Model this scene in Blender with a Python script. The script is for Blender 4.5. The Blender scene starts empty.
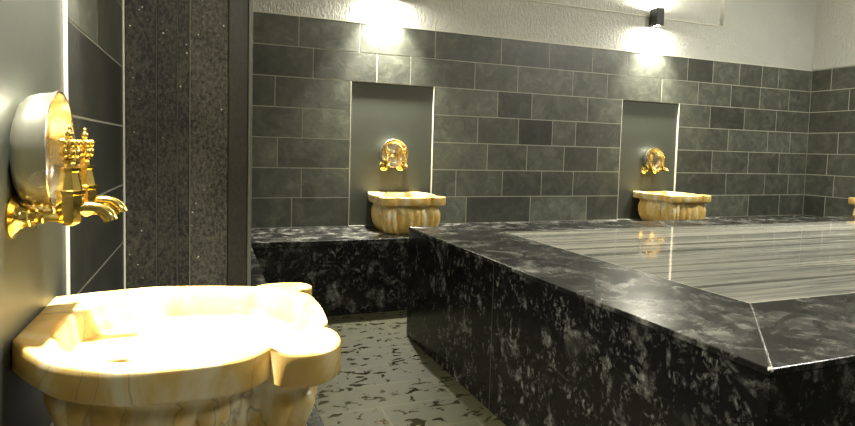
import bpy, bmesh, math, random
from mathutils import Vector, Matrix
random.seed(7)
S = bpy.context.scene
C = S.collection
PI = math.pi

# ------------------------------------------------------------------ measures (metres)
EYE = 1.0
XL, XR = -0.278, 5.44          # left and right tiled faces
YB, YF = 3.856, -2.4           # back face, wall behind the camera
ZT = 1.851                     # top of the tiling
ZC = 3.05                      # ceiling
ZB = 0.451                     # bench tops
REC = 0.014                    # depth of the back niches
RECL = 0.007                   # depth of the left niche

# ------------------------------------------------------------------ materials
def new_mat(name):
    m = bpy.data.materials.new(name); m.use_nodes = True
    nt = m.node_tree
    b = nt.nodes['Principled BSDF']
    return m, nt, b

def N(nt, kind, **kw):
    n = nt.nodes.new(kind)
    for k, v in kw.items():
        if k in n.inputs: n.inputs[k].default_value = v
        else: setattr(n, k, v)
    return n

def ramp(nt, src, stops):
    r = nt.nodes.new('ShaderNodeValToRGB')
    e = r.color_ramp.elements
    while len(e) < len(stops): e.new(0.5)
    for el, (p, c) in zip(e, stops):
        el.position = p
        el.color = (c[0], c[1], c[2], 1) if isinstance(c, (tuple, list)) else (c, c, c, 1)
    nt.links.new(src, r.inputs[0])
    return r

def mapped(nt, scale=(1, 1, 1), rot=(0, 0, 0), coord='Object'):
    tc = nt.nodes.new('ShaderNodeTexCoord')
    mp = nt.nodes.new('ShaderNodeMapping')
    mp.inputs['Scale'].default_value = scale
    mp.inputs['Rotation'].default_value = rot
    nt.links.new(tc.outputs[coord], mp.inputs['Vector'])
    return mp.outputs['Vector']

def noise(nt, vec, scale, detail=5, rough=0.55, dist=0.0):
    n = nt.nodes.new('ShaderNodeTexNoise')
    n.inputs['Scale'].default_value = scale
    n.inputs['Detail'].default_value = detail
    n.inputs['Roughness'].default_value = rough
    n.inputs['Distortion'].default_value = dist
    if vec is not None: nt.links.new(vec, n.inputs['Vector'])
    return n.outputs['Fac']

def mixc(nt, fac, a, b, mode='MIX'):
    m = nt.nodes.new('ShaderNodeMix'); m.data_type = 'RGBA'; m.blend_type = mode
    for inp, v in ((m.inputs[0], fac), (m.inputs[6], a), (m.inputs[7], b)):
        if hasattr(v, 'is_output'): nt.links.new(v, inp)
        elif isinstance(v, (int, float)): inp.default_value = v
        else: inp.default_value = (v[0], v[1], v[2], 1)
    return m.outputs[2]

def math_(nt, op, a, b=None):
    m = nt.nodes.new('ShaderNodeMath'); m.operation = op
    for inp, v in ((m.inputs[0], a), (m.inputs[1], b)):
        if v is None: continue
        if hasattr(v, 'is_output'): nt.links.new(v, inp)
        else: inp.default_value = v
    return m.outputs[0]

def bump(nt, b, h, strength=0.3, dist=0.01):
    n = nt.nodes.new('ShaderNodeBump')
    n.inputs['Strength'].default_value = strength
    n.inputs['Distance'].default_value = dist
    nt.links.new(h, n.inputs['Height'])
    nt.links.new(n.outputs['Normal'], b.inputs['Normal'])

def plain(name, col, rough=0.5, metal=0.0, bumpy=0.0):
    m, nt, b = new_mat(name)
    v = mapped(nt)
    f = noise(nt, v, 30, 4)
    c = mixc(nt, f, [x * 0.88 for x in col], [min(1, x * 1.1) for x in col])
    nt.links.new(c, b.inputs['Base Color'])
    b.inputs['Roughness'].default_value = rough
    b.inputs['Metallic'].default_value = metal
    if bumpy: bump(nt, b, f, bumpy, 0.003)
    return m

def slate_mat():
    m, nt, b = new_mat('grey_slate')
    at = nt.nodes.new('ShaderNodeAttribute'); at.attribute_name = 'tone'
    v = mapped(nt, (1, 1, 1))
    f1 = noise(nt, v, 11, 7, 0.68, 0.8)
    f2 = noise(nt, v, 38, 4, 0.6)
    cl = ramp(nt, f1, [(0.32, (0.052, 0.057, 0.043)), (0.52, (0.085, 0.091, 0.070)), (0.70, (0.140, 0.146, 0.110))])
    c2 = mixc(nt, 0.25, cl.outputs[0], ramp(nt, f2, [(0.3, 0.03), (0.7, 0.17)]).outputs[0], 'OVERLAY')
    tone = nt.nodes.new('ShaderNodeCombineColor')
    for i in range(3): nt.links.new(at.outputs['Fac'], tone.inputs[i])
    c3 = mixc(nt, 1.0, c2, tone.outputs[0], 'MULTIPLY')
    nt.links.new(c3, b.inputs['Base Color'])
    b.inputs['Roughness'].default_value = 0.42
    bump(nt, b, f2, 0.25, 0.004)
    return m

def granite_mat(name='black_granite', base=0.006, fleck=0.27, rough=0.13, cloud=(0.52, 0.76)):
    m, nt, b = new_mat(name)
    v = mapped(nt, (1, 1, 1))
    f1 = noise(nt, v, 7, 9, 0.68, 1.2)
    f2 = noise(nt, v, 13, 6, 0.72, 0.3)
    f3 = noise(nt, mapped(nt, (1, 1, 0.7)), 52, 6, 0.72, 0.3)
    fl = ramp(nt, f3, [(0.52, 0.0), (0.68, 1.0)])
    gate = ramp(nt, f2, [(0.46, 0.0), (0.62, 1.0)])
    smear = ramp(nt, f1, [(cloud[0], 0.0), (cloud[1], 1.0)])
    k1 = math_(nt, 'MULTIPLY', fl.outputs[0], gate.outputs[0])
    k2 = math_(nt, 'MULTIPLY', smear.outputs[0], math_(nt, 'ADD', gate.outputs[0], 0.12))
    k = math_(nt, 'MINIMUM', math_(nt, 'ADD', math_(nt, 'MULTIPLY', k1, 0.75), k2), 1.0)
    c = mixc(nt, k, (base, base, base * 0.93), (fleck, fleck, fleck * 0.88))
    nt.links.new(c, b.inputs['Base Color'])
    rr = ramp(nt, f1, [(0.3, rough), (0.7, rough + 0.12)])
    nt.links.new(rr.outputs[0], b.inputs['Roughness'])
    b.inputs['Specular IOR Level'].default_value = 0.36
    return m

def streak_marble_mat():
    m, nt, b = new_mat('streaked_grey_marble')
    v = mapped(nt, (0.13, 3.0, 1))
    f1 = noise(nt, v, 2.2, 7, 0.62, 0.25)
    f2 = noise(nt, mapped(nt, (0.3, 22, 1)), 2.0, 4, 0.6, 0.1)
    c1 = ramp(nt, f1, [(0.30, (0.05, 0.051, 0.042)), (0.43, (0.42, 0.405, 0.32)), (0.49, (0.17, 0.17, 0.135)), (0.55, (0.52, 0.50, 0.39)), (0.75, (0.64, 0.62, 0.50))])
    c2 = mixc(nt, 0.35, c1.outputs[0], ramp(nt, f2, [(0.3, 0.1), (0.7, 0.6)]).outputs[0])
    f3 = noise(nt, mapped(nt, (0.07, 7.5, 1)), 2.0, 3, 0.5, 0.1)
    c2 = mixc(nt, ramp(nt, f3, [(0.53, 0.0), (0.60, 0.75)]).outputs[0], c2, (0.06, 0.061, 0.05))
    nt.links.new(c2, b.inputs['Base Color'])
    b.inputs['Roughness'].default_value = 0.06
    b.inputs['IOR'].default_value = 1.55
    return m

def honey_marble_mat():
    m, nt, b = new_mat('honey_marble')
    v = mapped(nt, (1, 1, 0.6), (0.3, 0.1, 0.4))
    f1 = noise(nt, v, 6, 6, 0.55, 1.5)
    f2 = noise(nt, v, 3.0, 3, 0.5, 2.6)
    c1 = ramp(nt, f1, [(0.3, (0.56, 0.33, 0.07)), (0.5, (0.69, 0.48, 0.15)), (0.66, (0.80, 0.72, 0.48))])
    d = math_(nt, 'ABSOLUTE', math_(nt, 'SUBTRACT', f2, 0.5))
    vein = ramp(nt, d, [(0.0, 0.55), (0.012, 0.0)])
    c2 = mixc(nt, vein.outputs[0], c1.outputs[0], (0.17, 0.14, 0.09))
    nt.links.new(c2, b.inputs['Base Color'])
    b.inputs['Roughness'].default_value = 0.32
    b.inputs['Subsurface Weight'].default_value = 0.08
    b.inputs['Subsurface Radius'].default_value = (0.03, 0.02, 0.008)
    b.inputs['Subsurface Scale'].default_value = 0.4
    return m

def plaster_mat():
    m, nt, b = new_mat('combed_plaster')
    v = mapped(nt, (1, 1, 0.45))
    f = noise(nt, v, 55, 5, 0.62, 0.8)
    f2 = noise(nt, mapped(nt), 3, 3)
    c = mixc(nt, f2, (0.40, 0.40, 0.355), (0.48, 0.48, 0.43))
    nt.links.new(c, b.inputs['Base Color'])
    b.inputs['Roughness'].default_value = 0.85
    bump(nt, b, f, 1.0, 0.022)
    return m

def floor_mat():
    m, nt, b = new_mat('wet_floor_slate')
    v = mapped(nt)
    br = nt.nodes.new('ShaderNodeTexBrick')
    br.inputs['Scale'].default_value = 1.0
    br.inputs['Brick Width'].default_value = 0.62
    br.inputs['Row Height'].default_value = 0.205
    br.inputs['Mortar Size'].default_value = 0.004
    br.inputs['Mortar Smooth'].default_value = 0.1
    br.inputs['Bias'].default_value = 0.0
    br.inputs['Color1'].default_value = (0.042, 0.041, 0.017, 1)
    br.inputs['Color2'].default_value = (0.030, 0.031, 0.015, 1)
    br.inputs['Mortar'].default_value = (0.085, 0.079, 0.040, 1)
    nt.links.new(v, br.inputs['Vector'])
    f1 = noise(nt, v, 9, 7, 0.65, 0.3)
    c1 = mixc(nt, 0.30, br.outputs['Color'], ramp(nt, f1, [(0.3, (0.012, 0.012, 0.006)), (0.7, (0.048, 0.047, 0.018))]).outputs[0], 'MIX')
    f2 = noise(nt, mapped(nt, (15, 24, 1), (0, 0, 0.35)), 1.0, 4, 0.55, 0.7)
    wet = ramp(nt, f2, [(0.56, 0.0), (0.615, 1.0)])
    c2 = mixc(nt, wet.outputs[0], c1, (0.019, 0.018, 0.009))
    nt.links.new(c2, b.inputs['Base Color'])
    rr = ramp(nt, f2, [(0.575, 0.45), (0.61, 0.10)])
    nt.links.new(rr.outputs[0], b.inputs['Roughness'])
    bump(nt, b, f1, 0.2, 0.004)
    return m

def basalt_mat(name='rough_basalt', lo=0.0015, hi=0.044, speck=True, rough=0.7, stretch=0.6):
    m, nt, b = new_mat(name)
    v = mapped(nt, (1, 1, stretch))
    f1 = noise(nt, v, 95, 5, 0.8)
    f0 = noise(nt, v, 7, 4, 0.6)
    f = math_(nt, 'ADD', math_(nt, 'MULTIPLY', f1, 0.8), math_(nt, 'MULTIPLY', f0, 0.2))
    c1 = ramp(nt, f, [(0.42, (lo, lo * 0.9, lo * 0.6)), (0.62, (hi, hi * 0.91, hi * 0.62))]).outputs[0]
    if speck:
        vo = nt.nodes.new('ShaderNodeTexVoronoi'); vo.inputs['Scale'].default_value = 44
        nt.links.new(mapped(nt), vo.inputs['Vector'])
        fl = ramp(nt, vo.outputs['Distance'], [(0.08, 1.0), (0.16, 0.0)])
        gate = ramp(nt, noise(nt, v, 16, 4, 0.7), [(0.53, 0.0), (0.61, 1.0)])
        k = math_(nt, 'MULTIPLY', fl.outputs[0], gate.outputs[0])
        c1 = mixc(nt, k, c1, (0.42, 0.40, 0.32))
    nt.links.new(c1, b.inputs['Base Color'])
    b.inputs['Roughness'].default_value = rough
    b.inputs['Specular IOR Level'].default_value = 0.3
    bump(nt, b, f1, 0.35, 0.004)
    return m

def metal_mat(name, col, rough):
    m, nt, b = new_mat(name)
    f = noise(nt, mapped(nt), 14, 2)
    nt.links.new(mixc(nt, f, [x * 0.94 for x in col], col), b.inputs['Base Color'])
    b.inputs['Metallic'].default_value = 1.0
    nt.links.new(ramp(nt, f, [(0.3, rough), (0.7, rough + 0.04)]).outputs[0], b.inputs['Roughness'])
    return m

def emit_mat(name, col, power):
    m, nt, b = new_mat(name)
    b.inputs['Base Color'].default_value = (0.8, 0.8, 0.8, 1)
    b.inputs['Emission Color'].default_value = (*col, 1)
    b.inputs['Emission Strength'].default_value = power
    return m

M = dict(
    slate=slate_mat(), granite=granite_mat(), granite_top=granite_mat('black_granite_slab', 0.010, 0.26, 0.20, (0.46, 0.68)),
    streak=streak_marble_mat(), honey=honey_marble_mat(), plaster=plaster_mat(), floor=floor_mat(),
    basalt=basalt_mat(), basalt_smooth=basalt_mat('honed_basalt', 0.014, 0.026, False, 0.5),
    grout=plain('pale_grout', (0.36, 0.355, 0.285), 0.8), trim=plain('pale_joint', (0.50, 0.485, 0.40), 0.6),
    panel=plain('niche_stone', (0.044, 0.050, 0.037), 0.5, 0, 0.15),
    brass=metal_mat('polished_brass', (0.95, 0.70, 0.20), 0.14), steel=metal_mat('tinned_metal', (0.78, 0.76, 0.66), 0.27),
    lining=metal_mat('golden_lining', (0.80, 0.72, 0.54), 0.24),
    black=plain('black_lacquer', (0.012, 0.012, 0.012), 0.5), paint=plain('ceiling_paint', (0.5, 0.49, 0.43), 0.9),
    lens=emit_mat('sconce_lens', (1.0, 0.95, 0.80), 30.0), diffuser=emit_mat('added_lamp_diffuser', (1.0, 0.96, 0.84), 4.0),
)

dull = plain('dull_joint', (0.055, 0.055, 0.045), 0.7)

# ------------------------------------------------------------------ mesh helpers
class MB:
    def __init__(s): s.v = []; s.f = []; s.mi = []; s.t = []
    def face(s, idx, mi=0, tone=1.0): s.f.append(tuple(idx)); s.mi.append(mi); s.t.append(tone)
    def box(s, x0, x1, y0, y1, z0, z1, mi=0, tone=1.0):
        b = len(s.v)
        s.v += [(x, y, z) for z in (z0, z1) for y in (y0, y1) for x in (x0, x1)]
        for q in ((0, 2, 3, 1), (4, 5, 7, 6), (0, 1, 5, 4), (2, 6, 7, 3), (0, 4, 6, 2), (1, 3, 7, 5)):
            s.face([b + i for i in q], mi, tone)
    def rings(s, loops, cap0=True, cap1=True, closed=True, mis=None):
        n = len(loops[0]); b = len(s.v)
        for l in loops: s.v += [tuple(p) for p in l]
        for i in range(len(loops) - 1):
            for j in range(n if closed else n - 1):
                k = (j + 1) % n
                s.face((b + i * n + j, b + i * n + k, b + (i + 1) * n + k, b + (i + 1) * n + j), mis[i] if mis else 0)
        if cap0: s.face([b + j for j in range(n)][::-1], mis[0] if mis else 0)
        if cap1: s.face([b + (len(loops) - 1) * n + j for j in range(n)], mis[-1] if mis else 0)
    def lathe(s, prof, n=24, axis='z', origin=(0, 0, 0), mis=None, cap0=True, cap1=True, phase=0.0):
        L = []
        for h, r in prof:
            r = max(r, 1e-5); l = []
            for j in range(n):
                a = 2 * PI * j / n + phase; c, d = r * math.cos(a), r * math.sin(a)
                p = (c, d, h) if axis == 'z' else (h, c, d)
                l.append(tuple(o + q for o, q in zip(origin, p)))
            L.append(l)
        s.rings(L, cap0, cap1, mis=mis)
    def tube(s, path, radii, n=16):
        L = []
        up0 = Vector((0, 1, 0))
        for i, p in enumerate(path):
            p = Vector(p)
            a = Vector(path[max(i - 1, 0)]); c = Vector(path[min(i + 1, len(path) - 1)])
            t = (c - a).normalized()
            e1 = up0 - t * up0.dot(t); e1.normalize(); e2 = t.cross(e1)
            L.append([p + (e1 * math.cos(2 * PI * j / n) + e2 * math.sin(2 * PI * j / n)) * radii[i] for j in range(n)])
        s.rings(L)
    def sphere(s, c, r, n=14, m=8, sz=1.0):
        s.lathe([(-r * sz * math.cos(PI * i / m), r * math.sin(PI * i / m)) for i in range(m + 1)], n, 'z', c)
    def build(s, name, mats, parent=None, smooth=None, bevel=0.0, tone=False):
        me = bpy.data.meshes.new(name)
        me.from_pydata([tuple(p) for p in s.v], [], s.f)
        for m in (mats if isinstance(mats, (list, tuple)) else [mats]): me.materials.append(m)
        me.polygons.foreach_set('material_index', s.mi)
        if tone:
            a = me.attributes.new('tone', 'FLOAT', 'FACE'); a.data.foreach_set('value', s.t)
        bm = bmesh.new(); bm.from_mesh(me)
        bmesh.ops.recalc_face_normals(bm, faces=bm.faces)
        bm.to_mesh(me); bm.free()
        if smooth:
            me.polygons.foreach_set('use_smooth', [True] * len(me.polygons))
            me.set_sharp_from_angle(angle=math.radians(smooth))
        o = bpy.data.objects.new(name, me); C.objects.link(o)
        if parent: o.parent = parent
        if bevel:
            bv = o.modifiers.new('bevel', 'BEVEL'); bv.width = bevel; bv.segments = 2; bv.limit_method = 'ANGLE'
        return o

def tag(o, label=None, cat=None, group=None, kind=None):
    if label: o['label'] = label
    if cat: o['category'] = cat
    if group: o['group'] = group
    if kind: o['kind'] = kind
    return o

def empty(name, loc, rz, label, cat, group=None):
    o = bpy.data.objects.new(name, None); C.objects.link(o)
    o.empty_display_size = 0.05
    o.location = loc; o.rotation_euler = (0, 0, rz)
    return tag(o, label, cat, group)

def copy_thing(src, loc, rz, label):
    c = src.copy(); C.objects.link(c); c.location = loc; c.rotation_euler = (0, 0, rz); c['label'] = label
    for ch in list(src.children):
        d = ch.copy(); C.objects.link(d); d.parent = c
        for g in list(ch.children):
            e = g.copy(); C.objects.link(e); e.parent = d
    return c

# ------------------------------------------------------------------ setting: walls, floor, ceiling
G = 0.0062  # joint width
def tile_rows(mb, rows, put, z_top=ZT, h=0.2, special=None):
    """rows: lists of (a0, a1) spans along the wall; put(a0,a1,z0,z1,tone) adds one tile"""
    for k, spans in enumerate(rows):
        z1 = z_top - h * k; z0 = z1 - h
        for a0, a1 in spans:
            t = random.choice((0.68, 0.84, 1.0, 1.0, 1.12, 1.3)) * random.uniform(0.93, 1.07)
            if special:
                for (sk, sa, sv) in special:
                    if sk == k and a0 < sa < a1: t = sv
            put(a0 + G / 2, a1 - G / 2, z0 + G / 2, z1 - G / 2, t)

JOINTS = [
    [0.548, 0.961, 1.516, 2.054, 2.48, 2.883, 3.232, 3.882, 4.175, 4.495, 4.776, 4.991],
    [0.644, 1.086, 1.331, 1.839, 2.203, 2.705, 3.04, 3.605, 4.015, 4.404, 4.767, 5.149],
    [0.398, 2.036, 2.335, 2.855, 4.169, 4.586, 4.996],
    [0.578, 1.875, 2.224, 2.53, 2.75, 4.401, 4.9, 5.199],
    [0.417, 1.963, 2.307, 2.649, 2.972, 4.219, 4.667, 5.068],
    [0.575, 1.709, 2.099, 2.447, 2.744, 4.402, 4.894, 5.208],
    [0.513, 1.8, 2.352, 2.884, 4.165, 4.699, 5.104]]
NICHES = [(0.904, 1.517), (3.198, 3.81)]

wb = MB()
wb.box(XL - 0.15, XR + 0.15, YB + REC + 0.004, YB + 0.17, 0, ZT)
wb.box(XL - 0.15, XR + 0.15, YB, YB + REC + 0.004, 0, ZB)
wall_back = wb.build('wall_back', M['grout']); tag(wall_back, kind='structure')
rows = []
for k, js in enumerate(JOINTS):
    cuts = [XL] + js + [XR]
    blocked = NICHES if k >= 2 else []
    for a, b in blocked: cuts += [a, b]
    cuts = sorted(cuts)
    spans = []
    for a, b in zip(cuts, cuts[1:]):
        m = (a + b) / 2
        if any(n0 < m < n1 for n0, n1 in blocked): continue
        spans.append((a, b))
    rows.append(spans)
tb = MB()
tile_rows(tb, rows, lambda a, b, z0, z1, t: tb.box(a, b, YB, YB + REC + 0.004, z0, z1, 0, t),
          special=[(3, 2.4, 0.45), (0, 4.05, 0.5), (0, 1.7, 0.75), (0, 2.2, 0.75), (6, 3.05, 0.7), (4, 0.7, 0.8), (6, 0.8, 0.85), (4, 4.0, 0.75), (5, 4.1, 0.7)])
tag(tb.build('tiling', M['slate'], wall_back, tone=True), 'grey slate tiles in running courses')
gb = MB()
gx = sorted([XL] + [x for n in NICHES for x in n] + [XR])
gb.box(XL, XR, YB + 0.0012, YB + REC + 0.004, ZT - 0.4, ZT)
for a, b in ((XL, NICHES[0][0]), (NICHES[0][1], NICHES[1][0]), (NICHES[1][1], XR)):
    gb.box(a, b, YB + 0.0012, YB + REC + 0.004, ZB, ZT - 0.4)
gb.build('grout', M['grout'], wall_back)
for a, b in NICHES:
    pn = MB(); pn.box(a, b, YB + REC, YB + REC + 0.004, ZB, ZT - 0.4)
    pn.build('niche_panel', M['panel'], wall_back)
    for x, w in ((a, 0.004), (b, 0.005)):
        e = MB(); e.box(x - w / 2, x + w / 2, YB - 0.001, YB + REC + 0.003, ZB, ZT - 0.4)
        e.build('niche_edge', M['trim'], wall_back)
# plaster above, with the wide shallow recess
P0, P1, PZ = 0.30, 4.262, 2.160
pb = MB()
pb.box(XL - 0.15, XR + 0.15, YB + 0.04, YB + 0.17, ZT, ZC)
pb.box(XL - 0.15, XR + 0.15, YB, YB + 0.04, ZT + 0.006, PZ)
pb.box(XL - 0.15, P0, YB, YB + 0.04, PZ, ZC)
pb.box(P1, XR + 0.15, YB, YB + 0.04, PZ, ZC)
pb.build('plaster', M['plaster'], wall_back)
pj = MB(); pj.box(XL, XR, YB - 0.002, YB + 0.01, ZT - 0.002, ZT + 0.008)
pj.build('joint_strip', M['trim'], wall_back)
pj = MB(); pj.box(P0, P1 + 0.012, YB - 0.006, YB + 0.01, PZ - 0.010, PZ)
pj.build('recess_lip', M['trim'], wall_back, bevel=0.003)

# left wall
wl = MB(); wl.box(XL - 0.17, XL - REC - 0.004, YF - 0.15, YB + 0.17, 0, ZC)
wl.box(XL - REC - 0.004, XL, YF, YB, 0, ZB)
wall_left = wl.build('wall_left', M['grout']); tag(wall_left, kind='structure')
LN0, LN1 = 0.785, 1.392
rows = []
for k in range(7):
    cuts = [YF + (0.35 if k % 2 else 0.1) + 0.45 * i for i in range(6)]
    cuts = [YF] + [c for c in cuts if YF + 0.1 < c < LN0 - 0.1] + [LN0, LN1, 2.5, 3.0, 3.4, YB]
    if k < 2: cuts.remove(LN0); cuts.remove(LN1); cuts += [0.62 + 0.25 * (k % 2), 1.12 + 0.22 * (k % 2), 1.64 + .2 * (k % 2)]
    if k == 2: cuts.append(1.733)
    cuts = sorted(cuts)
    rows.append([(a, b) for a, b in zip(cuts, cuts[1:]) if k < 2 or not (LN0 < (a + b) / 2 < LN1)])
tl = MB()
tile_rows(tl, rows, lambda a, b, z0, z1, t: tl.box(XL - REC - 0.004, XL, a, b, z0, z1, 0, t),
          special=[(2, 1.5, 1.5)] + [(k, y, 0.36) for k in range(3, 7) for y in (1.8,)] + [(k, 1.5, 0.5) for k in (1, 0)])
tag(tl.build('tiling', M['slate'], wall_left, tone=True), 'dark slate tiles beside the near niche')
gl = MB()
gl.box(XL - REC - 0.004, XL - 0.0012, YF, YB, ZT - 0.4, ZT)
gl.box(XL - REC - 0.004, XL - 0.0012, YF, LN0, ZB, ZT - 0.4); gl.box(XL - REC - 0.004, XL - 0.0012, LN1, YB, ZB, ZT - 0.4)
gl.build('grout', M['grout'], wall_left)
pn = MB(); pn.box(XL - REC - 0.004, XL - RECL, LN0, LN1, ZB, ZT - 0.4); pn.build('niche_panel', M['panel'], wall_left)
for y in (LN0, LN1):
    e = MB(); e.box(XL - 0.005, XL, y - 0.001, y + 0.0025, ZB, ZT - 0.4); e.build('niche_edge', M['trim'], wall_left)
pl = MB(); pl.box(XL - REC - 0.004, XL, YF, YB, ZT + 0.006, ZC); pl.build('plaster', M['plaster'], wall_left)

# right wall
wr = MB(); wr.box(XR + REC + 0.004, XR + 0.17, YF - 0.15, YB + 0.17, 0, ZC)
wall_right = wr.build('wall_right', M['grout']); tag(wall_right, kind='structure')
RJ = [3.667, 3.496, 3.30, 3.568, 3.654, 3.581, 3.65]
rows = []
for k in range(7):
    cuts = [YF, YB, RJ[k]] + [RJ[k] - 0.42 * i - (0.06 if i % 2 else 0) for i in range(1, 14) if RJ[k] - 0.42 * i > YF + 0.2]
    cuts = sorted(cuts); rows.append(list(zip(cuts, cuts[1:])))
tr = MB()
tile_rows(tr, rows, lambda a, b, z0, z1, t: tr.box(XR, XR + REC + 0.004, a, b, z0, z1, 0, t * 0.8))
tag(tr.build('tiling', M['slate'], wall_right, tone=True), 'dark slate tiles by the right corner')
gr = MB(); gr.box(XR + 0.0012, XR + REC + 0.004, YF, YB, ZB, ZT); gr.build('grout', M['grout'], wall_right)
pr = MB(); pr.box(XR, XR + REC + 0.004, YF, YB, ZT + 0.006, ZC); pr.build('plaster', M['plaster'], wall_right)

# wall behind the camera, floor, ceiling
wf = MB(); wf.box(XL - 0.17, XR + 0.17, YF - 0.17, YF, 0, ZC)
tag(wf.build('wall_front', M['plaster']), kind='structure')
fl = MB(); fl.box(XL - 0.17, XR + 0.17, YF - 0.17, YB + 0.17, -0.1, 0)
floor = fl.build('floor', M['floor']); tag(floor, kind='structure')
ce = MB(); ce.box(XL - 0.17, XR + 0.17, YF - 0.17, YB + 0.17, ZC, ZC + 0.1)
tag(ce.build('ceiling', M['paint']), kind='structure')

# ------------------------------------------------------------------ benches
def bench(label, top, faces):
    x0, x1, y0, y1 = top
    t = empty('stone_bench', ((x0 + x1) / 2, (y0 + y1) / 2, 0), 0, label, 'bench', 'granite benches along the walls')
    ox, oy = t.location.x, t.location.y
    a = MB(); a.box(x0 - ox, x1 - ox, y0 - oy, y1 - oy, ZB - 0.03, ZB); a.build('seat_slab', M['granite_top'], t, bevel=0.003)
    fx0, fx1, fy0, fy1 = faces
    b = MB(); b.box(fx0 - ox, fx1 - ox, fy0 - oy, fy1 - oy, 0, ZB - 0.03); b.build('riser', M['granite'], t)
    return t
BX, BY, RX = 0.213, 3.272, 4.95
bench('black granite bench along the back wall under the two far niches', (XL + 0.001, XR - 0.001, BY, YB - 0.001), (XL + 0.001, XR - 0.001, BY + 0.004, YB - 0.001))
bench('black granite bench along the left wall under the large near basin', (XL + 0.001, BX, YF + 0.001, BY - 0.001), (XL + 0.001, BX - 0.004, YF + 0.001, BY - 0.001))
bench('black granite bench along the right wall under the cut-off basin', (RX, XR - 0.001, YF + 0.001, BY - 0.001), (RX + 0.004, XR - 0.001, YF + 0.001, BY - 0.001))

# ------------------------------------------------------------------ raised marble platform
PX0, PX1, PY0, PY1, PH = 1.000, 4.90, 0.768, 2.825, 0.585
IX0, IX1, IY0, IY1 = 1.425, 4.60, 1.160, 2.560
pf = empty('platform', ((PX0 + PX1) / 2, (PY0 + PY1) / 2, 0), 0,
           'raised black granite platform with a glossy streaked grey marble top', 'platform')
ox, oy = pf.location.x, pf.location.y
def prism(mb, pts, z0, z1):
    mb.rings([[(x - ox, y - oy, z0) for x, y in pts], [(x - ox, y - oy, z1) for x, y in pts]])
T = 0.016
A, B = (0.985, 2.825), (1.034, 0.776)            # left face, far and near corner
IA, IB = (1.416, IY1), (1.442, IY0)              # marble slab, left edge
def on_face(y, inset):
    t = (y - A[1]) / (B[1] - A[1]); return (A[0] + (B[0] - A[0]) * t + inset, y)
for pts in ([B, IB, IA, A], [(B[0] + 0.0015, B[1]), (PX1, B[1]), (IX1, IY0), (IB[0] + 0.0015, IY0)],
            [(PX1, B[1]), (PX1, A[1]), (IX1, IY1), (IX1, IY0)], [A, IA, (IX1, IY1), (PX1, A[1])]):
    b = MB(); prism(b, pts, PH - T, PH); b.build('border_slab', M['granite_top'], pf, bevel=0.003)
y0, y1 = B[1] + 0.003, A[1] - 0.003
for pts in ([on_face(y0, 0.003), on_face(y0 + 0.028, 0.03), on_face(1.899, 0.03), on_face(1.899, 0.003)],
            [on_face(1.9025, 0.003), on_face(1.9025, 0.03), on_face(y1 - 0.028, 0.03), on_face(y1, 0.003)],
            [on_face(y0, 0.0045), (PX1 - 0.003, y0), (PX1 - 0.03, y0 + 0.027), on_face(y0 + 0.027, 0.032)],
            [on_face(y1, 0.0045), on_face(y1 - 0.027, 0.032), (PX1 - 0.03, y1 - 0.027), (PX1 - 0.003, y1)],
            [(PX1 - 0.003, y0 + 0.002), (PX1 - 0.003, y1 - 0.002), (PX1 - 0.03, y1 - 0.029), (PX1 - 0.03, y0 + 0.029)]):
    b = MB(); prism(b, pts, 0, PH - T - 0.0015); b.build('side_panel', M['granite'], pf)
b = MB(); prism(b, [on_face(y0 + 0.03, 0.033), (PX1 - 0.033, y0 + 0.03), (PX1 - 0.033, y1 - 0.03), on_face(y1 - 0.03, 0.033)], 0, PH - T - 0.001)
b.build('core', M['grout'], pf)
j = MB(); prism(j, [on_face(1.8992, 0.0034), on_face(1.8992, 0.02), on_face(1.9023, 0.02), on_face(1.9023, 0.0034)], 0, PH - T)
j.build('panel_joint', dull, pf)
e = 0.003
b = MB(); prism(b, [(IB[0] + e, IY0 + e), (IX1 - e, IY0 + e), (IX1 - e, IY1 - e), (IA[0] + e, IY1 - e)], PH - T, PH - 0.001)
tag(b.build('marble_slab', M['streak'], pf), 'glossy grey marble with long streaks')
j = MB()
for pts in ([IB, (IX1, IY0), (IX1 - e, IY0 + e), (IB[0] + e, IY0 + e)], [(IA[0] + e, IY1 - e), (IX1 - e, IY1 - e), (IX1, IY1), IA],
            [IB, (IB[0] + e, IY0 + e), (IA[0] + e, IY1 - e), IA], [(IX1 - e, IY0 + e), (IX1, IY0), (IX1, IY1), (IX1 - e, IY1 - e)]):
    prism(j, pts, PH - T, PH - 0.0006)
j.build('slab_joint', M['trim'], pf)
# pale mitre joint and small white lump at the near corner
d = Vector((IB[0] - B[0], IB[1] - B[1])).normalized(); nrm = Vector((-d.y, d.x)) * 0.0013
a0 = Vector(B) + d * 0.010; a1 = Vector(IB)
j = MB(); prism(j, [a0 - nrm, a1 - nrm, a1 + nrm, a0 + nrm], PH - T, PH + 0.0004)
j.build('mitre_joint', dull, pf)
j = MB(); j.sphere((B[0] + 0.0055 - ox, B[1] + 0.0055 - oy, PH - 0.004), 0.0062, 12, 8)
tag(j.build('corner_lump', plain('white_lump', (0.75, 0.73, 0.62), 0.5), pf, smooth=60), 'small white lump on the near corner')

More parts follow.
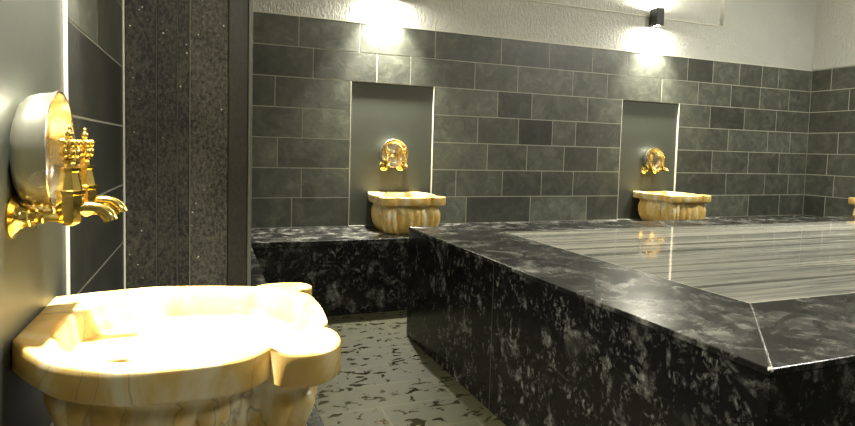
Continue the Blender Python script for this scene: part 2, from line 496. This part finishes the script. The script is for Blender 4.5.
# ------------------------------------------------------------------ pillar
pil = empty('pillar', (-0.066, 2.4, ZB), 0, 'dark speckled stone pillar with vertical bands beside the near basin', 'pillar')
ox, oy = pil.location.x, pil.location.y
H = ZC - ZB
YP = 2.2
def band(name, x0, x1, dy, mat, bev=0.004):
    b = MB(); b.box(x0 - ox, x1 - ox, YP + dy - oy, YP + 0.42 - oy, 0, H)
    return b.build(name, mat, pil, bevel=bev)
bands = [(XL + 0.006, -0.176, 0.004), (-0.1745, -0.109, 0.012), (-0.1075, -0.067, 0.007), (-0.0655, 0.0615, 0.0)]
light_basalt = basalt_mat('pale_basalt', 0.003, 0.072)
for x0, x1, dy in bands: band('stone_band', x0, x1, dy, light_basalt if dy == 0.0 else M['basalt'])
band('smooth_band', 0.063, 0.132, 0.008, M['basalt_smooth'])
band('edge_band', 0.1325, 0.147, 0.002, plain('pale_stone_edge', (0.075, 0.073, 0.054), 0.5), 0.003)
b = MB(); b.box(XL - ox, XL + 0.0055 - ox, YP + 0.006 - oy, YP + 0.42 - oy, 0, H)
b.build('joint_strip', M['grout'], pil)
for x in (-0.17525, -0.10825, -0.06625, 0.06225):
    b = MB(); b.box(x - 0.001 - ox, x + 0.001 - ox, YP + 0.013 - oy, YP + 0.4 - oy, 0, H); b.build('joint_strip', M['grout'] if x == -0.06625 else dull, pil)

# ------------------------------------------------------------------ marble basins
def catmull(pts, n=8):
    out = []
    for i in range(len(pts) - 1):
        p0 = Vector(pts[max(i - 1, 0)]); p1 = Vector(pts[i]); p2 = Vector(pts[i + 1]); p3 = Vector(pts[min(i + 2, len(pts) - 1)])
        for k in range(n):
            t = k / n
            out.append(0.5 * ((2 * p1) + (p2 - p0) * t + (2 * p0 - 5 * p1 + 4 * p2 - p3) * t * t + (3 * p1 - p0 - 3 * p2 + p3) * t ** 3))
    return out

def basin_outline(near, far, front, small_far=False):
    """closed outline seen from above, u away from the wall, v along it; near: v<0"""
    def half(side, sg):
        return [(u, sg * v) for u, v in side]
    a = catmull(half(near, -1)) 
    b = catmull([(0.378, -0.205), (0.398, -0.240), (0.44, -0.250), (0.475, -0.232), (0.492, -0.195), (0.490, -0.150), (0.468, -0.128)], 5)
    c = catmull([(0.468, -0.128), (0.489, -0.098), (front, -0.03), (front, 0.03), (0.489, 0.098), (0.468, 0.128)], 6)
    d = catmull([(0.468, 0.128), (0.490, 0.150), (0.492, 0.195), (0.475, 0.232), (0.44, 0.250), (0.398, 0.240), (0.378, 0.205)], 5)
    if small_far:
        d = catmull([(0.468, 0.128), (0.492, 0.142), (0.506, 0.168), (0.494, 0.198), (0.455, 0.212), (0.412, 0.208), (0.390, 0.192)], 5)
    e = catmull(half(far, 1)[::-1])
    last = Vector(half(far, 1)[0])
    pts = a + b + c + d + e + [last]
    back = [Vector(p) for p in ((0.0, last.y * 0.5 + half(near, -1)[0][1] * 0.5),)]
    return pts + back

def smooth_outline(pts, it):
    for _ in range(it):
        pts = [(pts[i - 1] + pts[i] * 2 + pts[(i + 1) % len(pts)]) / 4 for i in range(len(pts))]
    return pts

FULL = ((0.0, 0.76, 0.5), (0.012, 0.80, 0.8), (0.04, 0.86, 1.0), (0.08, 0.90, 1.0), (0.12, 0.905, 1.0), (0.142, 0.885, 0.7), (0.150, 0.87, 0.25),
        (0.157, 0.855, 0.0), (0.170, 0.865, 0.0), (0.1845, 0.885, 0.0))
SLIM = ((0.0, 0.56, 0.4), (0.012, 0.62, 0.7), (0.04, 0.71, 1.0), (0.08, 0.80, 1.0), (0.115, 0.855, 1.0), (0.135, 0.88, 1.0), (0.147, 0.88, 0.7), (0.155, 0.86, 0.2),
        (0.161, 0.84, 0.0), (0.172, 0.85, 0.0), (0.1845, 0.89, 0.0))
def make_basin(near, far, front, profile, label):
    """origin on the bench at the wall, x away from the wall, y along it"""
    root = empty('marble_basin', (0, 0, 0), 0, label, 'basin', 'marble basins on the benches')
    out = basin_outline(near, far, front, profile is SLIM)
    n = len(out)
    c = Vector((0.25, 0.0))
    HT, TH = 0.239, 0.054
    soft = smooth_outline(out, 14)
    # even spacing along the smoothed outline, fine enough for the flutes
    acc = [0.0]
    for i in range(n): acc.append(acc[-1] + (soft[(i + 1) % n] - soft[i]).length)
    even = []; NB = 300; k = 0
    for q in range(NB):
        d = acc[-1] * q / NB
        while acc[k + 1] < d: k += 1
        f = (d - acc[k]) / max(acc[k + 1] - acc[k], 1e-9)
        even.append(soft[k] + (soft[(k + 1) % n] - soft[k]) * f)
    def toward(p, s, base=None): return c + (p - c) * s
    def loop(src, s, z, inset=0.0):
        L = []
        for p in src:
            q = p
            if inset:
                dd = (c - p); q = p + dd.normalized() * inset
            q = c + (q - c) * s
            L.append((max(q.x, 0.001 if s > 0.98 else 0.004), q.y, z))
        return L
    inner = [c + Vector((0.01, 0)) + (p - c) * (min(0.215 / max(abs((p - c).length), 1e-6), 0.86)) for p in smooth_outline(out, 30)]
    def iloop(s, z): return [(c.x + (p.x - c.x) * s, p.y * s, z) for p in inner]
    rim = MB()
    rim.rings([loop(out, 1, HT - TH, 0.006), loop(out, 1, HT - TH + 0.006), loop(out, 1, HT - 0.006), loop(out, 1, HT - 0.0018, 0.0018),
               loop(out, 1, HT, 0.006), iloop(1.06, HT - 0.001), iloop(1.0, HT - 0.008), iloop(0.95, HT - 0.05), iloop(0.86, HT - 0.10),
               iloop(0.70, HT - 0.135), iloop(0.35, HT - 0.15)], cap0=False, cap1=True)
    rim.build('rim', M['honey'], root, smooth=50)
    # fluted bowl under the rim
    body = MB(); L = []
    K = 28
    for zz, s, amp in profile:
        l = []
        for i, p in enumerate(even):
            ph = i / NB * K
            rib = abs(math.sin(PI * ph)) ** 0.6
            q = c + (p - c) * (s - 0.06 * amp * (1 - rib))
            l.append((max(q.x, 0.006), q.y, zz))
        L.append(l)
    body.rings(L, cap0=True, cap1=True)
    body.build('bowl', M['honey'], root, smooth=60)
    return root

sym = [(0.0, 0.205), (0.06, 0.222), (0.14, 0.238), (0.22, 0.245), (0.30, 0.232), (0.378, 0.205)]
# resample sides densely enough for the flutes
near_b = make_basin([(0.0, 0.060), (0.035, 0.118), (0.08, 0.180), (0.13, 0.218), (0.195, 0.246), (0.28, 0.250), (0.34, 0.240), (0.378, 0.205)],
                    [(0.0, 0.205), (0.06, 0.222), (0.14, 0.240), (0.20, 0.243), (0.30, 0.222), (0.390, 0.192)], 0.496, SLIM,
                    'large honey marble basin in the foreground, on the left bench')
near_b.location = (XL - RECL, 1.089, ZB); near_b.scale = (0.987, 1.0, 1.0)
far_b = make_basin(sym, sym, 0.512, FULL, 'small far marble basin in the left niche of the back wall')
far_b.location = (1.225, YB + REC, ZB); far_b.rotation_euler = (0, 0, -PI / 2); far_b.scale = (1.0, 0.90, 1.0)
copy_thing(far_b, (3.535, YB + REC, ZB), -PI / 2, 'small far marble basin in the right niche, behind the platform').scale = (1.0, 0.84, 1.0)
copy_thing(far_b, (XR, 2.93, ZB), PI, 'marble basin on the right wall, cut off by the photo edge')

# ------------------------------------------------------------------ brass taps
def make_tap(label):
    """origin on the wall at the flange, x out of the wall"""
    t = empty('brass_tap', (0, 0, 0), 0, label, 'tap', 'brass taps in pairs above the basins')
    f = MB(); f.lathe([(0.0, 0.033), (0.003, 0.034), (0.006, 0.027), (0.011, 0.019), (0.018, 0.0160), (0.024, 0.0155), (0.026, 0.013), (0.032, 0.012)], 24, 'x')
    f.build('flange', M['brass'], t, smooth=40)
    a = MB(); a.lathe([(0.028, 0.0085), (0.034, 0.0085), (0.036, 0.0115), (0.041, 0.0115), (0.043, 0.0085), (0.068, 0.0085)], 18, 'x')
    a.build('supply_arm', M['brass'], t, smooth=40)
    b = MB(); b.lathe([(-0.036, 0.003), (-0.033, 0.010), (-0.029, 0.0160), (-0.012, 0.0190), (0.004, 0.0195), (0.014, 0.0185), (0.016, 0.0215), (0.021, 0.0215),
                       (0.023, 0.0178), (0.036, 0.0150), (0.050, 0.0120), (0.052, 0.0150), (0.057, 0.0150), (0.059, 0.0090), (0.064, 0.0078)], 8, 'z', (0.078, 0, 0.02), phase=PI / 8)
    b.build('valve_body', M['brass'], t, smooth=25)
    path = [(0.085, 0, 0.010), (0.098, 0, 0.013), (0.110, 0, 0.013), (0.120, 0, 0.011), (0.128, 0, 0.005), (0.133, 0, -0.002), (0.135, 0, -0.008)]
    s = MB(); s.tube(path, [0.0110, 0.0105, 0.0102, 0.0102, 0.0104, 0.0112, 0.0115], 16)
    s.build('spout', M['brass'], t, smooth=45)
    h = MB()
    h.lathe([(0.062, 0.007), (0.066, 0.0105), (0.069, 0.0105), (0.072, 0.0065), (0.080, 0.0060), (0.084, 0.0085), (0.094, 0.0095), (0.100, 0.0080), (0.103, 0.0045),
             (0.105, 0.0035)], 14, 'z', (0.078, 0, 0.02))
    for i in range(6):
        an = 2 * PI * i / 6
        h.sphere((0.078 + 0.0098 * math.cos(an), 0.0098 * math.sin(an), 0.101), 0.0050, 10, 6, 1.7)
        h.sphere((0.078 + 0.0112 * math.cos(an), 0.0112 * math.sin(an), 0.116), 0.0040, 8, 6, 1.6)
    ho = h.build('handle', M['brass'], t, smooth=45)
    k = MB(); k.sphere((0.078, 0, 0.130), 0.0060, 12, 8, 1.15); k.sphere((0.078, 0, 0.1395), 0.0030, 8, 6, 1.4)
    k.build('finial', M['brass'], ho, smooth=45)
    return t
ZTAP = EYE - 0.122
tap = make_tap('nearest brass tap, left one of the foreground pair')
tap.location = (XL - RECL, 1.044, ZTAP)
copy_thing(tap, (XL - RECL, 1.162, ZTAP), 0, 'brass tap by the dark tiles, right one of the foreground pair')
for cx, nm in ((1.215, 'left niche of the back wall'), (3.535, 'right niche of the back wall')):
    copy_thing(tap, (cx - 0.062, YB + REC, ZTAP - 0.005), -PI / 2, 'left brass tap in the ' + nm)
    copy_thing(tap, (cx + 0.062, YB + REC, ZTAP - 0.005), -PI / 2, 'right brass tap in the ' + nm)

# ------------------------------------------------------------------ metal bowls resting upright on the tap arms
def make_bowl(label):
    o = MB()
    prof = [(0.0, 0.0), (0.0, 0.060), (0.002, 0.072), (0.007, 0.083), (0.015, 0.0895), (0.028, 0.0935), (0.046, 0.0955), (0.052, 0.0985), (0.055, 0.0995),
            (0.0565, 0.0980), (0.0555, 0.0955), (0.046, 0.0925), (0.028, 0.0905), (0.018, 0.0865), (0.010, 0.0775), (0.0065, 0.060), (0.006, 0.030), (0.008, 0.020), (0.013, 0.010), (0.014, 0.0)]
    prof = [(x, r * 1.105) for x, r in prof]
    o.lathe(prof, 48, 'x', mis=[0] * 8 + [1] * (len(prof) - 8))
    b = o.build('hammam_bowl', [M['steel'], M['lining']], smooth=40)
    return tag(b, label, 'bowl', 'metal bowls propped on the taps')
bowl = make_bowl('large silvery metal bowl propped behind the foreground taps')
bowl.location = (XL - RECL + 0.0005, 1.103, EYE - 0.0240); bowl.scale = (0.97, 0.95, 0.95)
copy_thing(bowl, (1.215, YB + REC - 0.0005, EYE - 0.0365), -PI / 2, 'golden round bowl above the basin in the left back niche').scale = (0.95, 0.91, 0.91)
copy_thing(bowl, (3.535, YB + REC - 0.0005, EYE - 0.0365), -PI / 2, 'golden round bowl above the basin in the right back niche').scale = (0.95, 0.91, 0.91)

# ------------------------------------------------------------------ wall sconces with up and down light
def area(name, parent, loc, rot, size, power, col, spread=PI):
    l = bpy.data.lights.new(name, 'AREA'); l.shape = 'DISK'; l.size = size; l.energy = power; l.spread = spread; l.color = col
    o = bpy.data.objects.new(name, l); C.objects.link(o); o.parent = parent; o.location = loc; o.rotation_euler = rot
    return o
def spot(name, parent, loc, rot, power, col):
    l = bpy.data.lights.new(name, 'SPOT'); l.spot_size = math.radians(95); l.spot_blend = 1.0
    l.shadow_soft_size = 0.022; l.energy = power; l.color = col
    o = bpy.data.objects.new(name, l); C.objects.link(o); o.parent = parent; o.location = loc; o.rotation_euler = rot
    return o
WARM = (1.0, 0.95, 0.81)
def make_sconce(label, loc, rz, down, up, wide):
    """origin on the wall at mid-height, x out of the wall"""
    t = empty('wall_sconce', loc, rz, label, 'lamp', 'up and down wall sconces')
    b = MB()
    for x0, x1, y0, y1 in ((0.010, 0.014, -0.035, 0.035), (0.091, 0.095, -0.035, 0.035), (0.014, 0.091, -0.035, -0.031), (0.014, 0.091, 0.031, 0.035)):
        b.box(x0, x1, y0, y1, -0.072, 0.072)
    b.box(0.014, 0.091, -0.031, 0.031, -0.05, 0.05)
    b.build('housing', M['black'], t)
    b = MB(); b.box(0.0, 0.010, -0.03, 0.03, -0.05, 0.05); b.build('wall_plate', M['black'], t)
    for z in (-0.062, 0.062):
        e = MB(); e.lathe([(z - 0.004, 0.029), (z + 0.004, 0.029)], 24, 'z', (0.056, 0, 0)); e.build('lens', M['lens'], t)
    area('glow_lamp', t, (0.056, 0, -0.0728), (0, 0, 0), 0.05, wide, WARM)
    area('glow_lamp', t, (0.056, 0, 0.0728), (PI, 0, 0), 0.05, wide, WARM)
    spot('down_lamp', t, (0.056, 0, -0.073), (0, 0, 0), down, WARM)
    spot('up_lamp', t, (0.056, 0, 0.073), (PI, 0, 0), up, WARM)
    return t
make_sconce('black box sconce on the plaster above the right back niche', (3.468, YB, 2.140), -PI / 2, 420.0, 250.0, 17.0)
make_sconce('black box sconce above the left back niche, beyond the photo top', (1.128, YB, 2.105), -PI / 2, 520.0, 250.0, 19.0)
make_sconce('black box sconce on the left wall above the near basin', (XL, 1.085, 2.14), 0, 660.0, 30.0, 28.0)

# ------------------------------------------------------------------ added ceiling lamps, out of view, for general light
def make_added_lamp(label, loc, power):
    t = empty('added_ceiling_lamp', loc, 0, label, 'lamp', 'added round ceiling lamps')
    r = MB(); r.lathe([(0.0, 0.33), (-0.05, 0.33), (-0.055, 0.325), (-0.055, 0.30), (-0.03, 0.30)], 40, 'z'); r.build('added_lamp_ring', M['black'], t, smooth=40)
    d = MB(); d.lathe([(-0.031, 0.30), (-0.040, 0.30)], 40, 'z'); d.build('diffuser', M['diffuser'], t)
    area('lamp', t, (0, 0, -0.06), (0, 0, 0), 0.6, power, (1.0, 0.98, 0.89))
    return t
make_added_lamp('added unseen round ceiling lamp over the marble platform', (4.2, 1.7, ZC), 118)  # unseen lamp, added to brighten the right-hand tiles
make_added_lamp('added unseen round ceiling lamp over the floor in front of the platform', (2.3, -0.9, ZC), 30)  # unseen lamp, added to light the platform front

# ------------------------------------------------------------------ camera
cam = bpy.data.cameras.new('camera'); co = bpy.data.objects.new('camera', cam); C.objects.link(co)
F = 567.6
cam.sensor_fit = 'HORIZONTAL'; cam.sensor_width = 36.0; cam.lens = F / 855 * 36
cam.shift_y = -(213 - 182.87) / 855
cam.clip_start = 0.02
r = Vector((0.933536, -0.357510, 0.026395)); u = Vector((-0.003321, 0.065003, 0.997880)); w = Vector((0.358468, 0.931644, -0.059496))
mw = Matrix(((r.x, u.x, -w.x, 0), (r.y, u.y, -w.y, 0), (r.z, u.z, -w.z, EYE), (0, 0, 0, 1)))
co.matrix_world = mw
S.camera = co

wd = bpy.data.worlds.new('world'); S.world = wd; wd.use_nodes = True
wd.node_tree.nodes['Background'].inputs[0].default_value = (0.0, 0.0, 0.0, 1)
S.view_settings.view_transform = 'Standard'; S.view_settings.look = 'None'
S.view_settings.gamma = 1.0; S.view_settings.use_curve_mapping = False
S.view_settings.exposure = 0.15
